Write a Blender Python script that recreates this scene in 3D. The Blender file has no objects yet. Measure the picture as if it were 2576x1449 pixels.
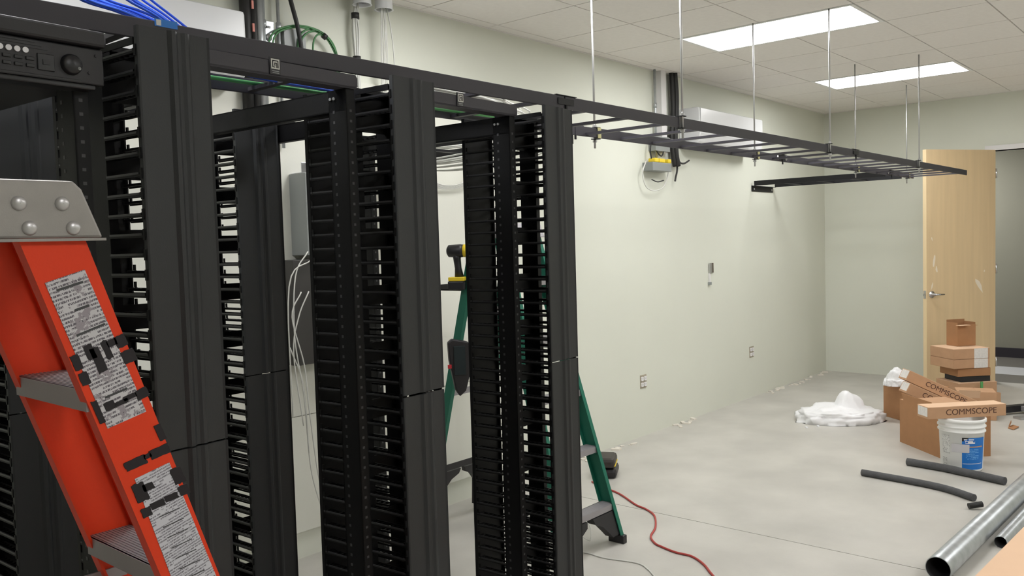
import bpy, bmesh, math, random
from mathutils import Vector, Matrix
random.seed(7)
S = bpy.context.scene
COL = S.collection
# ---------------------------------------------------------------- camera
CAMZ = 1.635
YAW, PITCH, ROLL, FPX = 0.8593838433699027, -0.05335137444714584, -0.02935750354547621, 2138.64
def cam_axes():
    f = Vector((math.sin(YAW)*math.cos(PITCH), math.cos(YAW)*math.cos(PITCH), math.sin(PITCH)))
    r = Vector((math.cos(YAW), -math.sin(YAW), 0)); u = r.cross(f)
    return r*math.cos(ROLL)+u*math.sin(ROLL), u*math.cos(ROLL)-r*math.sin(ROLL), f
r_, u_, f_ = cam_axes()
cd = bpy.data.cameras.new('camera'); cam = bpy.data.objects.new('camera', cd); COL.objects.link(cam)
cd.sensor_width = 36; cd.lens = 36*FPX/2576; cd.clip_start = 0.02; cd.clip_end = 100
M = Matrix((r_, u_, -f_)).transposed().to_4x4(); M.translation = Vector((0, 0, CAMZ)); cam.matrix_world = M
S.camera = cam
# ---------------------------------------------------------------- world + exposure
w = bpy.data.worlds.new('world'); S.world = w; w.use_nodes = True
w.node_tree.nodes['Background'].inputs[0].default_value = (0.75, 0.8, 0.9, 1)
w.node_tree.nodes['Background'].inputs[1].default_value = 0.05
S.view_settings.view_transform = 'Standard'; S.view_settings.look = 'None'
S.view_settings.exposure = 0.62; S.view_settings.gamma = 1.0
LAMP = 10.8            # strength of the ceiling light diffusers
# ---------------------------------------------------------------- materials
def lin(c): return tuple(((v/255)/12.92 if v/255 <= .04045 else ((v/255+.055)/1.055)**2.4) for v in c)
_m = {}
def mat(name, rgb, rough=.6, metal=0, bump=0, scale=40, var=0, vscale=6, spec=.5, alpha=1, trans=0, stretch=(1,1,1), emit=0, coat=0):
    if name in _m: return _m[name]
    m = bpy.data.materials.new(name); m.use_nodes = True; _m[name] = m
    nt = m.node_tree; b = nt.nodes['Principled BSDF']; c = lin(rgb)
    b.inputs['Base Color'].default_value = (*c, 1); b.inputs['Roughness'].default_value = rough
    b.inputs['Metallic'].default_value = metal; b.inputs['Specular IOR Level'].default_value = spec
    if coat: b.inputs['Coat Weight'].default_value = coat
    if alpha < 1: b.inputs['Alpha'].default_value = alpha
    if trans: b.inputs['Transmission Weight'].default_value = trans
    if emit:
        b.inputs['Emission Color'].default_value = (1, 1, 1, 1); b.inputs['Emission Strength'].default_value = emit
    if bump or var:
        tc = nt.nodes.new('ShaderNodeTexCoord'); mp = nt.nodes.new('ShaderNodeMapping')
        mp.inputs['Scale'].default_value = stretch; nt.links.new(tc.outputs['Object'], mp.inputs[0])
    if var:
        n = nt.nodes.new('ShaderNodeTexNoise'); n.inputs['Scale'].default_value = vscale; n.inputs['Detail'].default_value = 6
        nt.links.new(mp.outputs[0], n.inputs['Vector'])
        r = nt.nodes.new('ShaderNodeValToRGB'); e = r.color_ramp.elements
        e[0].position = .3; e[1].position = .7
        e[0].color = (*[max(0, v*(1-var)) for v in c], 1); e[1].color = (*[min(1, v*(1+var)) for v in c], 1)
        nt.links.new(n.outputs[0], r.inputs[0]); nt.links.new(r.outputs[0], b.inputs['Base Color'])
    if bump:
        n2 = nt.nodes.new('ShaderNodeTexNoise'); n2.inputs['Scale'].default_value = scale; n2.inputs['Detail'].default_value = 4
        nt.links.new(mp.outputs[0], n2.inputs['Vector'])
        bp = nt.nodes.new('ShaderNodeBump'); bp.inputs['Strength'].default_value = bump; bp.inputs['Distance'].default_value = .01
        nt.links.new(n2.outputs[0], bp.inputs['Height']); nt.links.new(bp.outputs[0], b.inputs['Normal'])
    return m
WALL = mat('wall_paint', (219, 221, 209), .62, bump=.06, scale=180, var=.015, vscale=1.2)
WALLB = mat('backboard_paint', (224, 224, 214), .55, bump=.04, scale=120)
TILE = mat('ceiling_tile_mineral', (240, 236, 232), .95, bump=.25, scale=350, var=.02, vscale=30)
GRID = mat('ceiling_grid_white', (228, 225, 221), .6)
LITE = mat('lamp_diffuser', (255, 255, 255), .5, emit=LAMP)
TROF = mat('lamp_frame', (235, 235, 233), .4)
CONC = mat('concrete', (190, 187, 180), .42, bump=.05, scale=60, var=.11, vscale=2.3)
GAPM = mat('joint_filler', (92, 90, 84), .9)
RAILM = mat('ladder_rack_steel', (62, 60, 66), .5, bump=.03, scale=300, spec=.4)
BLK = mat('powder_coated_black', (26, 26, 29), .5, bump=.06, scale=500, spec=.35)
BLKD = mat('rack_black', (11, 11, 13), .5, bump=.05, scale=300, spec=.25)
FING = mat('finger_plastic', (8, 8, 9), .5, spec=.25)
COVER = mat('cover_vinyl_black', (39, 41, 43), .5, bump=.1, scale=700, var=.16, vscale=5, spec=.45, stretch=(1,1,.4))
ORAN = mat('orange_fibreglass', (226, 62, 24), .48, bump=.03, scale=200, var=.05, vscale=9, spec=.3)
GREE = mat('green_fibreglass', (28, 106, 86), .5, bump=.03, scale=200, var=.05, spec=.35)
ALU = mat('aluminium', (158, 155, 158), .45, metal=.3, bump=.03, scale=120, stretch=(1, 20, 1))
CAPG = mat('cap_grey', (150, 146, 142), .5, metal=.35, bump=.05, scale=600, var=.06, vscale=25)
RIVET = mat('rivet_metal', (188, 186, 186), .35, metal=.6)
BPLA = mat('black_plastic', (30, 28, 32), .45)
GALV = mat('galvanised_steel', (178, 182, 184), .34, metal=.6, bump=.05, scale=30, var=.14, vscale=14)
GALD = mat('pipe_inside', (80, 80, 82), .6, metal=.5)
BRASS = mat('zinc_yellow', (205, 200, 150), .4, metal=.6)
ZINC = mat('zinc_plate', (190, 190, 190), .35, metal=.8)
CARD = mat('cardboard', (193, 152, 118), .85, bump=.05, scale=200, var=.05, vscale=12)
CARDD = mat('cardboard_brown', (170, 124, 86), .85, bump=.05, scale=200, var=.05, vscale=12)
CARDL = mat('cardboard_light', (226, 190, 158), .85, bump=.04, scale=200, var=.03)
PAPER = mat('paper_label', (226, 222, 218), .7, var=.08, vscale=60)
INK = mat('black_ink', (26, 20, 25), .7)
INKB = mat('brown_ink', (92, 62, 50), .8)
BUCK = mat('bucket_white', (246, 246, 244), .4, spec=.5)
BLUE = mat('label_blue', (28, 118, 205), .45)
CABB = mat('cable_blue', (52, 96, 214), .45)
CABW = mat('cable_white', (214, 214, 208), .5)
CABG = mat('cable_green', (78, 132, 84), .5)
CABK = mat('cable_black', (34, 34, 34), .55)
CABR = mat('cord_red', (176, 62, 58), .5)
YEL = mat('yellow_plastic', (236, 206, 50), .4)
WOOD = mat('door_maple', (222, 195, 154), .42, bump=.02, scale=40, var=.045, vscale=3.2, stretch=(6, 6, .35), spec=.4)
WOODE = mat('door_edge', (236, 212, 170), .5)
CHRO = mat('chrome', (205, 206, 210), .22, metal=.95)
ACW = mat('appliance_white', (232, 233, 235), .25, spec=.5)
GREYB = mat('grey_enamel', (140, 144, 142), .4, bump=.03, scale=200)
CHAR = mat('charcoal_enamel', (52, 50, 48), .5)
FOAM = mat('pipe_foam', (84, 84, 86), .9, bump=.3, scale=120, var=.12, vscale=20)
HALL = mat('hall_wall_paint', (150, 148, 134), .8)
HBASE = mat('hall_cove_base', (50, 46, 54), .5)
HFL = mat('hall_floor_dark', (112, 108, 102), .5)
HFL2 = mat('hall_floor_light', (206, 206, 208), .4)
WTRIM = mat('white_trim', (228, 226, 226), .5)
RED = mat('red_plastic', (190, 40, 50), .5)
PLAS = mat('poly_sheet', (238, 238, 240), .35, bump=.3, scale=14, spec=.5)
def textmat(name, base, ink, urow, vrow, wdens, thr=.5, blotch=0, rot=0, axes='yz', gap=.45):
    """print in rows: urow = letters per metre along a row, vrow = rows per metre"""
    m = bpy.data.materials.new(name); m.use_nodes = True; nt = m.node_tree; b = nt.nodes['Principled BSDF']; N = nt.nodes.new; L = nt.links.new
    b.inputs['Roughness'].default_value = .6
    tc = N('ShaderNodeTexCoord'); mp = N('ShaderNodeMapping'); mp.inputs['Rotation'].default_value = (rot, 0, 0); L(tc.outputs['Object'], mp.inputs[0])
    sp = N('ShaderNodeSeparateXYZ'); L(mp.outputs[0], sp.inputs[0])
    u = sp.outputs['XYZ'.index(axes[0].upper())]; v = sp.outputs['XYZ'.index(axes[1].upper())]
    def mth(op, a, c=None):
        n = N('ShaderNodeMath'); n.operation = op
        for i, q in enumerate((a, c)):
            if q is None: continue
            if isinstance(q, (int, float)): n.inputs[i].default_value = q
            else: L(q, n.inputs[i])
        return n.outputs[0]
    vv = mth('MULTIPLY', v, vrow); row = mth('FLOOR', vv); fr = mth('FRACT', vv)
    cb = N('ShaderNodeCombineXYZ'); L(mth('MULTIPLY', u, urow), cb.inputs[0]); L(mth('MULTIPLY', row, 7.31), cb.inputs[1]); L(mth('MULTIPLY', fr, 1.3), cb.inputs[2])
    n = N('ShaderNodeTexNoise'); n.inputs['Scale'].default_value = 1; n.inputs['Detail'].default_value = 1; L(cb.outputs[0], n.inputs['Vector'])
    ink_ = mth('MULTIPLY', mth('GREATER_THAN', n.outputs[0], thr), mth('GREATER_THAN', fr, gap))
    cb2 = N('ShaderNodeCombineXYZ'); L(mth('MULTIPLY', u, wdens), cb2.inputs[0]); L(mth('MULTIPLY', row, 3.77), cb2.inputs[1])
    n3 = N('ShaderNodeTexNoise'); n3.inputs['Scale'].default_value = 1; L(cb2.outputs[0], n3.inputs['Vector'])
    ink_ = mth('MULTIPLY', ink_, mth('GREATER_THAN', n3.outputs[0], .42))
    mx = N('ShaderNodeMix'); mx.data_type = 'RGBA'; L(ink_, mx.inputs[0]); mx.inputs[6].default_value = (*lin(base), 1); mx.inputs[7].default_value = (*lin(ink), 1); out = mx.outputs[2]
    if blotch:
        n2 = N('ShaderNodeTexNoise'); n2.inputs['Scale'].default_value = blotch; n2.inputs['Detail'].default_value = 8; n2.inputs['Roughness'].default_value = .7
        L(tc.outputs['Object'], n2.inputs['Vector'])
        for th, col in ((.56, (150, 142, 148)), (.66, (44, 36, 44))):
            mx = N('ShaderNodeMix'); mx.data_type = 'RGBA'; L(mth('GREATER_THAN', n2.outputs[0], th), mx.inputs[0]); L(out, mx.inputs[6]); mx.inputs[7].default_value = (*lin(col), 1); out = mx.outputs[2]
    L(out, b.inputs['Base Color']); return m
# ---------------------------------------------------------------- helpers
class MB:
    def __init__(s): s.v = []; s.f = []; s.sm = []
    def add(s, vs, fs, smooth=False, M=None):
        o = len(s.v)
        s.v += [tuple((M @ Vector(v)) if M else v) for v in vs]
        s.f += [tuple(i+o for i in f) for f in fs]; s.sm += [smooth]*len(fs); return s
    def box(s, x0, x1, y0, y1, z0, z1, M=None):
        v = [(x0,y0,z0),(x1,y0,z0),(x1,y1,z0),(x0,y1,z0),(x0,y0,z1),(x1,y0,z1),(x1,y1,z1),(x0,y1,z1)]
        return s.add(v, [(3,2,1,0),(4,5,6,7),(0,1,5,4),(1,2,6,5),(2,3,7,6),(3,0,4,7)], M=M)
    def prism(s, poly, a, b, axis='y', M=None, smooth=False):   # poly in the two other axes
        n = len(poly)
        def P(p, t): return {'y': (p[0], t, p[1]), 'x': (t, p[0], p[1]), 'z': (p[0], p[1], t)}[axis]
        v = [P(p, a) for p in poly]+[P(p, b) for p in poly]
        ar = sum(poly[i][0]*poly[(i+1)%n][1]-poly[(i+1)%n][0]*poly[i][1] for i in range(n))
        flip = (ar > 0) ^ (axis == 'y') ^ (b < a)
        caps = [tuple(range(n-1, -1, -1)), tuple(range(n, 2*n))]
        side = [(i, (i+1)%n, (i+1)%n+n, i+n) for i in range(n)]
        if not flip: caps = [c[::-1] for c in caps]; side = [c[::-1] for c in side]
        o = len(s.v); s.add(v, caps, False, M); s.f += [tuple(i+o for i in f) for f in side]; s.sm += [smooth]*n; return s
    def tube(s, pts, r, n=8, caps=True, radii=None, M=None):
        pts = [Vector(p) for p in pts]; m = len(pts); vs = []; fs = []
        up = None
        for i, p in enumerate(pts):
            t = (pts[min(i+1, m-1)]-pts[max(i-1, 0)]).normalized()
            if up is None:
                up = Vector((0, 0, 1)) if abs(t.z) < .9 else Vector((1, 0, 0))
            a = (up - t*up.dot(t)); a = a.normalized() if a.length > 1e-6 else t.orthogonal().normalized()
            up = a; b = t.cross(a); rr = radii[i] if radii else r
            for k in range(n):
                th = 2*math.pi*k/n; vs.append(tuple(p+(a*math.cos(th)+b*math.sin(th))*rr))
        for i in range(m-1):
            for k in range(n):
                k2 = (k+1)%n; fs.append((i*n+k, i*n+k2, (i+1)*n+k2, (i+1)*n+k))
        s.add(vs, fs, True, M)
        if caps:
            o = len(s.v)-len(vs); s.f += [tuple(o+k for k in range(n-1, -1, -1)), tuple(o+(m-1)*n+k for k in range(n))]; s.sm += [False, False]
        return s
    def lathe(s, prof, n=24, c=(0,0,0), M=None, smooth=True):
        vs = []; fs = []
        for (r, z) in prof:
            for k in range(n):
                t = 2*math.pi*k/n; vs.append((c[0]+r*math.cos(t), c[1]+r*math.sin(t), c[2]+z))
        for i in range(len(prof)-1):
            for k in range(n):
                k2 = (k+1)%n; fs.append((i*n+k, i*n+k2, (i+1)*n+k2, (i+1)*n+k))
        return s.add(vs, fs, smooth, M)
    def build(s, name, m, parent=None, bevel=0, loc=None):
        me = bpy.data.meshes.new(name); me.from_pydata(s.v, [], s.f); me.update()
        me.polygons.foreach_set('use_smooth', s.sm)
        if m: me.materials.append(m)
        o = bpy.data.objects.new(name, me); COL.objects.link(o)
        if parent: o.parent = parent
        if loc: o.location = loc
        if bevel:
            b = o.modifiers.new('bevel', 'BEVEL'); b.width = bevel; b.segments = 2; b.limit_method = 'ANGLE'; b.angle_limit = .7
        return o
def tag(o, label=None, cat=None, group=None, kind=None):
    if label: o['label'] = label
    if cat: o['category'] = cat
    if group: o['group'] = group
    if kind: o['kind'] = kind
    return o
def empty(name, loc=(0,0,0), rz=0, label=None, cat=None, group=None, kind=None):
    o = bpy.data.objects.new(name, None); COL.objects.link(o); o.location = loc; o.rotation_euler = (0, 0, rz)
    o.empty_display_size = .1
    return tag(o, label, cat, group, kind)
def inst(src, name, parent, loc=(0,0,0), rz=0, sc=None):
    o = bpy.data.objects.new(name, src.data); COL.objects.link(o); o.parent = parent; o.location = loc; o.rotation_euler = (0,0,rz)
    if sc: o.scale = sc
    return o
def catmull(P, k=6):
    P = [Vector(p) for p in P]; Q = [P[0]*2-P[1]]+P+[P[-1]*2-P[-2]]; out = []
    for i in range(1, len(Q)-2):
        a, b, c, d = Q[i-1:i+3]
        for j in range(k):
            t = j/k; out.append(.5*((2*b)+(c-a)*t+(2*a-5*b+4*c-d)*t*t+(3*b-a-3*c+d)*t**3))
    return out+[P[-1]]
def cable(name, pts, r, m, parent=None, n=6, k=6): return MB().tube(catmull(pts, k), r, n).build(name, m, parent)
def bxo(name, m, parent, *a, bevel=0): return MB().box(*a).build(name, m, parent, bevel=bevel)
def text(name, s, size, m, parent, loc, rot, ext=.0006, sx=1):
    cu = bpy.data.curves.new(name, 'FONT'); cu.body = s; cu.size = size; cu.extrude = ext; cu.align_x = 'CENTER'; cu.align_y = 'CENTER'
    t = bpy.data.objects.new('t', cu); COL.objects.link(t); bpy.context.view_layer.update()
    me = bpy.data.meshes.new_from_object(t.evaluated_get(bpy.context.evaluated_depsgraph_get())); bpy.data.objects.remove(t)
    me.materials.clear(); me.materials.append(m)
    o = bpy.data.objects.new(name, me); COL.objects.link(o); o.parent = parent; o.location = loc; o.rotation_euler = rot; o.scale = (sx, 1, 1)
    return o
YW, XW, HC = 3.76, 10.06, 3.035
X0, Y0 = -2.6, -3.2
# ================================================================ SETTING
fl = empty('floor', kind='structure')
bxo('floor_slab', CONC, fl, X0-.1, 4.318, Y0-.1, YW+.1, -.1, 0)
bxo('floor_slab', CONC, fl, 4.324, XW+.12, Y0-.1, YW+.1, -.1, 0)
bxo('joint_filler', GAPM, fl, 4.318, 4.324, Y0-.1, YW+.1, -.1, -.003)
tag(bxo('wall_left', WALL, None, X0-.1, XW+.12, YW, YW+.12, 0, HC+.3), kind='structure')
wr = empty('wall_back', kind='structure')
DY0, DY1, DH = .98, 2.02, 2.445
MB().box(XW, XW+.12, DY1, YW, 0, HC+.3).box(XW, XW+.12, Y0, DY0, 0, HC+.3).box(XW, XW+.12, DY0, DY1, DH, HC+.3).build('wall_face', WALL, wr)
tag(bxo('wall_right', WALL, None, X0-.1, XW+.12, Y0-.12, Y0, 0, HC+.3), kind='structure')
tag(bxo('wall_front', WALL, None, X0-.12, X0, Y0, YW, 0, HC+.3), kind='structure')
# door frame
df = empty('trim_1', kind='structure')
MB().box(XW-.03, XW+.13, DY0-.04, DY1+.045, DH, DH+.05).build('frame_head', WTRIM, df)
MB().box(XW-.03, XW+.13, DY1, DY1+.045, 0, DH).build('frame_jamb', WTRIM, df)
MB().box(XW-.03, XW+.13, DY0-.04, DY0, 0, DH).build('frame_jamb', WTRIM, df)
# hallway beyond
hl = empty('hallway', kind='structure')
bxo('hall_wall', HALL, hl, 12.2, 12.3, -2, 6, 0, 3)
bxo('hall_end_wall', HALL, hl, XW+.12, 12.2, -2.1, -2, 0, 3)
bxo('hall_end_wall', HALL, hl, XW+.12, 12.2, 6, 6.1, 0, 3)
bxo('hall_ceiling', TILE, hl, XW+.12, 12.3, -2, 6, 2.75, 2.8)
bxo('hall_baseboard', HBASE, hl, 12.18, 12.2, -2, 6, 0, .12)
bxo('hall_floor_band', HFL, hl, XW+.12, 10.75, -2, 6, -.1, 0)
bxo('hall_floor_band', HFL2, hl, 10.75, 11.35, -2, 6, -.1, 0)
bxo('hall_floor_band', HFL, hl, 11.35, 12.3, -2, 6, -.1, 0)
hfill = empty('hall_fill_lamp', (11.2, 3.2, 2.74), kind='structure')  # unseen lamp, added to brighten the otherwise near-black hall
bxo('fill_panel', mat('hall_fill_diffuser', (255, 255, 255), .5, emit=16.0), hfill, -.25, .25, -.6, .6, 0, .01)
# ceiling: individual lay-in tiles
ce = empty('ceiling', kind='structure')
T = .61; GX = 6.01; GY = 1.22
lights = set()
def cell(ix, iy): return GX+T*ix, GY+T*iy
LX = [-9, -5, -1, 3]           # columns of lamp cells, 4 tiles apart
LY = [1, -5]                   # rows (each lamp takes 2 cells in y)
for a in LX:
    for b in LY: lights |= {(a, b), (a, b+1)}
tile_proto = None; bm = MB().box(.0045, T-.0045, .0045, T-.0045, 0, .012)
nb = 0; edge = MB()
for ix in range(-15, 8):
    for iy in range(-8, 5):
        if (ix, iy) in lights: continue
        x, y = cell(ix, iy); x1, y1 = min(x+T, XW), min(y+T, YW); x0, y0 = max(x, X0), max(y, Y0)
        if x1-x0 < .05 or y1-y0 < .03: continue
        if x1-x0 > T-.001 and y1-y0 > T-.001:
            if tile_proto is None: o = tile_proto = bm.build('ceiling_tile', TILE, ce); o.location = (x, y, HC)
            else: inst(tile_proto, 'ceiling_tile', ce, (x, y, HC))
        else: bxo('ceiling_tile', TILE, ce, x0+.003, x1-.002, y0+.003, y1-.002, HC, HC+.012)
gm = MB()
gm.box(X0, XW, Y0, YW, HC+.0125, HC+.03)
gm2 = MB()
for a in LX:
    for b in LY: pass
# backing above tiles with holes for lamps is not needed: lamps hang flush under it
gm.build('tile_grid', GRID, ce)
tag(bxo('trim_2', GRID, None, X0, XW, YW-.018, YW, HC-.004, HC), kind='structure')
tag(bxo('trim_3', GRID, None, XW-.018, XW, Y0, YW-.018, HC-.004, HC), kind='structure')
names = {(-1, 1): 'larger, nearer of the two lit rectangular ceiling lights in view', (3, 1): 'smaller lit ceiling light, farther off towards the wooden door'}
for a in LX:
    for b in LY:
        x, y = cell(a, b)
        lab = names.get((a, b), 'lit rectangular ceiling light outside the picture')
        t = empty('ceiling_light', (x, y, HC), 0, lab, 'ceiling light', 'recessed ceiling lights' if (a, b) in names else 'ceiling lights beyond the frame')
        fr = MB()
        fr.box(.003, .03, .003, 2*T-.003, -.004, .012).box(T-.03, T-.003, .003, 2*T-.003, -.004, .012)
        fr.box(.03, T-.03, .003, .03, -.004, .012).box(.03, T-.03, 2*T-.03, 2*T-.003, -.004, .012)
        fr.build('lamp_frame', TROF, t)
        bxo('diffuser', LITE, t, .03, T-.03, .03, 2*T-.03, .004, .008)
# ================================================================ LADDER RACK (runway)
def bar(mb, x0, x1, y0, y1, z0, z1): mb.box(x0, x1, y0, y1, z0, z1)
Z0, Z1 = 2.145, 2.193
NE = 8.95
lr = empty('cable_ladder', (0, 2.0, Z0), 0, 'long black overhead cable ladder running over the racks to the wooden door', 'cable ladder')
def side(name, x0, x1, y):   # hollow rectangular stringer
    return MB().box(x0, x1, y-.005, y+.005, 0, Z1-Z0).build(name, RAILM, lr, bevel=.002)
for (a, b) in ((-.9, 2.655), (2.66, 5.90), (5.905, NE)): side('stringer', a, b, -.002)
for (a, b) in ((-.9, 3.35), (3.355, 5.77), (5.775, NE-.03)): side('stringer', a, b, .462)
rp = MB().box(-.0127, .0127, 0, .452, -.0, .012).build('rung', RAILM, lr, loc=(3.45, .004, .006))
k = 3.45-.312*13
while k < NE-.1:
    if abs(k-3.45) > .01: inst(rp, 'rung', lr, (k, .004, .006))
    k += .312
def splice(x, y):
    s = MB().box(x-.05, x+.05, y-.0095, y-.0075, .014, .038).box(x-.06, x+.07, y-.0095, y+.012, .0485, .0505)
    s.box(x-.004, x+.004, y-.012, y-.004, -.02, .012).build('splice_clamp', BLK, lr)
splice(2.66, -.002); splice(5.90, -.002)
splice(3.36, .47); splice(5.77, .455); splice(8.2, .455)
bl = bxo('maker_sticker', BLUE, lr, 1.024, 1.082, -.0085, -.0072, .036, .054); bl['label'] = 'small blue sticker'
bxo('sticker_print', CABW, bl, 1.028, 1.04, -.0092, -.0085, .038, .052)
for (x, y) in ((5.70, 2.452), (5.84, 2.452), (8.12, 2.452)):
    MB().lathe([(.001, -.003), (.014, -.003), (.016, 0), (.001, .002)], 12, (0,0,0), Matrix.Translation((x, y-2.0-.003, .024)) @ Matrix.Rotation(math.pi/2, 4, 'X')).build('splice_bolt', ZINC, lr)
# threaded rods
rods = [(3.545, 2.0, 'nearest the tall black racks, front one of its pair'), (3.545, 2.46, 'nearest the tall black racks, rear one of its pair'),
        (5.405, 2.0, 'crossing the left tip of the far ceiling light'), (5.39, 2.46, 'in front of the larger ceiling light'),
        (7.345, 2.0, 'running up across the right half of the far ceiling light'), (7.335, 2.46, 'running up across the left half of the far ceiling light'), (8.764, 2.46, 'last one, beside the top of the wooden door')]
for (x, y, lb) in rods:
    t = empty('threaded_rod', (x, y, Z0), 0, 'zinc hanger rod '+lb, 'hanger rod', 'hanger rods of the cable ladder')
    off = -.018 if y < 2.2 else .018
    o = MB().tube([(0, off, -.05), (0, off, HC-Z0)], .0055, 8).build('rod', ZINC, t)
    for zz in (.050, -.006): MB().box(-.018, .018, min(-.006, off*1.6), max(.006, off*1.6), zz, zz+.004).build('clamp_plate', BLK, t)
    MB().box(-.012, .014, -.012 if y < 2.2 else -.0125, -.0085, -.002, .05).build('clamp_face', ZINC if y < 2.2 else BRASS, t)
    for zn in (.055, -.02): MB().lathe([(.001, 0), (.011, 0), (.011, .01), (.001, .01)], 6, (0, off, zn), smooth=False).build('hex_nut', ZINC, t)
# branch ladders to the wall
def branch(x0, x1, name, lab, zoff=0):
    t = empty(name, (x0, 2.475, Z0+zoff), 0, lab, 'cable ladder')
    L = YW-2.475-.03
    bxo('stringer', BLK, t, 0, .010, 0, L, 0, .048); bxo('stringer', BLK, t, x1-x0-.01, x1-x0, 0, L, 0, .048)
    for q in (L-.30, L-.62, L-.94):
        if q > .05: bxo('rung', BLK, t, .01, x1-x0-.01, q, q+.025, .004, .016)
    return t, L
t, L = branch(8.09, 8.595, 'branch_cable_ladder', 'short black cable ladder joining the wall at the right end of the long one', -.012)
MB().box(0, .505, L+.024, L+.03, -.055, .004).box(0, .505, L-.01, L+.03, -.004, .0).build('wall_angle', BLK, t)
for q in (.04, .46): MB().tube([(q, L+.024, -.03), (q, L+.014, -.03)], .009, 8).build('wall_bolt', ZINC, t)
t, L = branch(2.90, 3.36, 'branch_cable_ladder', 'short black cable ladder running back to the wall behind the second and third racks', -.04)
MB().box(-.02, .50, L+.024, L+.03, -.055, .004).build('wall_angle', BLK, t)
# ================================================================ RACK ROW
RZ = math.radians(3.9)
PIT = .775
C2 = Vector((1.665, 1.866, 0))
def CK(k): return C2 + Vector((math.cos(RZ), math.sin(RZ), 0))*(PIT*(k-2))
RH = 2.134; AH = RH-.006
# shared pieces of the cable managers
def finger_mb(sgn):      # runs from y=0 (root) towards -y .14 (tip), inward = +x*sgn
    m = MB()
    m.box(-.002, .002, -.142, 0, -.0005, .0042)
    m.box(-.0018, .0018, -.142, 0, -.005, -.0006)
    a, b = (.022, .025) if sgn > 0 else (-.025, -.022)
    m.box(a, b, -.128, 0, -.004, .005)
    for q in range(6):
        y = -.012-.022*q
        m.box(min(0, a), max(0, a), y-.0035, y, -.002, .003)
    m.box(-.002, .002, -.15, -.142, -.011, .013)
    m.box(min(-.002, a), max(.002, b), -.142, -.138, -.003, .005)
    return m
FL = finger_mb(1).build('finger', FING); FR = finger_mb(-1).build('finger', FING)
def hook_mb(sgn):
    m = MB(); m.box(-.002, .002, 0, .145, -.0005, .0042); m.box(-.0018, .0018, 0, .145, -.005, -.0006)
    a, b = (.022, .025) if sgn > 0 else (-.025, -.022)
    m.box(a, b, 0, .13, -.002, .004)
    for q in range(6):
        y = .012+.022*q; m.box(min(0, a), max(0, a), y, y+.0035, -.002, .003)
    m.box(-.002, .002, .137, .145, .005, .02).box(min(-.002, a), max(.002, b), .133, .137, -.003, .005)
    return m
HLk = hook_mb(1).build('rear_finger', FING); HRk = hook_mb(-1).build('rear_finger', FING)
protos = [FL, FR, HLk, HRk]
EDGE = mat('finger_edge_glint', (52, 52, 54), .35, spec=.5)  # lighter colour paints glossy highlights onto the outer finger bars
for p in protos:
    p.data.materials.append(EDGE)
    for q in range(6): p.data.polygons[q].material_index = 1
W = .175
def cover_mb(z0, z1):
    # ridged door profile in x-y extruded in z
    P = [(0, .014), (0, .002), (.004, 0), (.070, .0005), (.078, -.006), (.087, -.0065), (.096, .0015), (.104, .001), (.112, -.003), (.120, -.0025), (.126, .001), (W-.006, 0), (W-.001, -.003), (W, .002), (W, .014)]
    back = [(W-.003, .014), (W-.003, .006), (.003, .006), (.003, .014)]
    m = MB(); m.prism(P+back, z0, z1, 'z'); return m
def manager(k, lab, origin=None, gap=.004, front=True):
    c = origin if origin is not None else CK(k)
    t = empty('cable_manager', c, RZ if origin is None else math.radians(2.4), lab, 'cable manager', 'vertical cable managers of the rack row')
    zj = 1.19
    cover_mb(zj+gap/2, 2.128).build('cover_upper', COVER, t)
    cover_mb(.05, zj-gap/2).build('cover_lower', COVER, t)
    # spine
    sp = MB()
    for x0 in (0, W-.022):
        sp.box(x0, x0+.022, .158, .232, .03, 2.10)
    z = .03; 
    while z < 2.1:
        sp.box(.022, W-.022, .19, .194, z, z+.06 if z < 1.95 else 2.10); z += .178
    sp.build('spine', BLKD, t)
    # rear door seen from inside
    rd = MB(); rd.box(0, W, .392, .396, .05, 2.12).box(0, .004, .382, .392, .05, 2.12).box(W-.004, W, .382, .392, .05, 2.12); rd.build('rear_door', BLKD, t)
    # front uprights that carry the cover and finger tips
    for x0 in (.0025, W-.0065): bxo('cover_stile', BLKD, t, x0, x0+.004, .0125, .020, .03, 2.10)
    bxo('base_plate', BLKD, t, -.004, W+.004, 0.01, .38, 0, .03)
    z = .075; nn = 0
    while z < 2.09:
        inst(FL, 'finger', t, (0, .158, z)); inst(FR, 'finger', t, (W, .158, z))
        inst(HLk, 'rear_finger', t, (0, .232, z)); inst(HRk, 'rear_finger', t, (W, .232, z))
        z += .04445; nn += 1
    MB().box(0, .004, .02, .158, 2.09, 2.105).box(W-.004, W, .02, .158, 2.09, 2.105).box(0, W, .158, .232, 2.10, 2.112).build('top_brace', BLKD, t)
    return t
manager(1, 'black vertical cable manager directly behind the orange ladder, wide cover with two ridges')
manager(2, 'middle black cable manager, its cover split by a bright gap at waist height', gap=.006)
manager(3, 'rightmost black vertical cable manager with daylight gaps, standing beside the bare wall')
manager(1, 'dusty black cable manager in the rear row, seen through the rack under the recorder', origin=CK(1)+Vector((-.022, .82, 0)))
manager(2, 'black cable manager in the rear row, in front of the charcoal wall box', origin=CK(2)+Vector((-.022, .80, 0)))
for p in protos: bpy.data.objects.remove(p)
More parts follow.
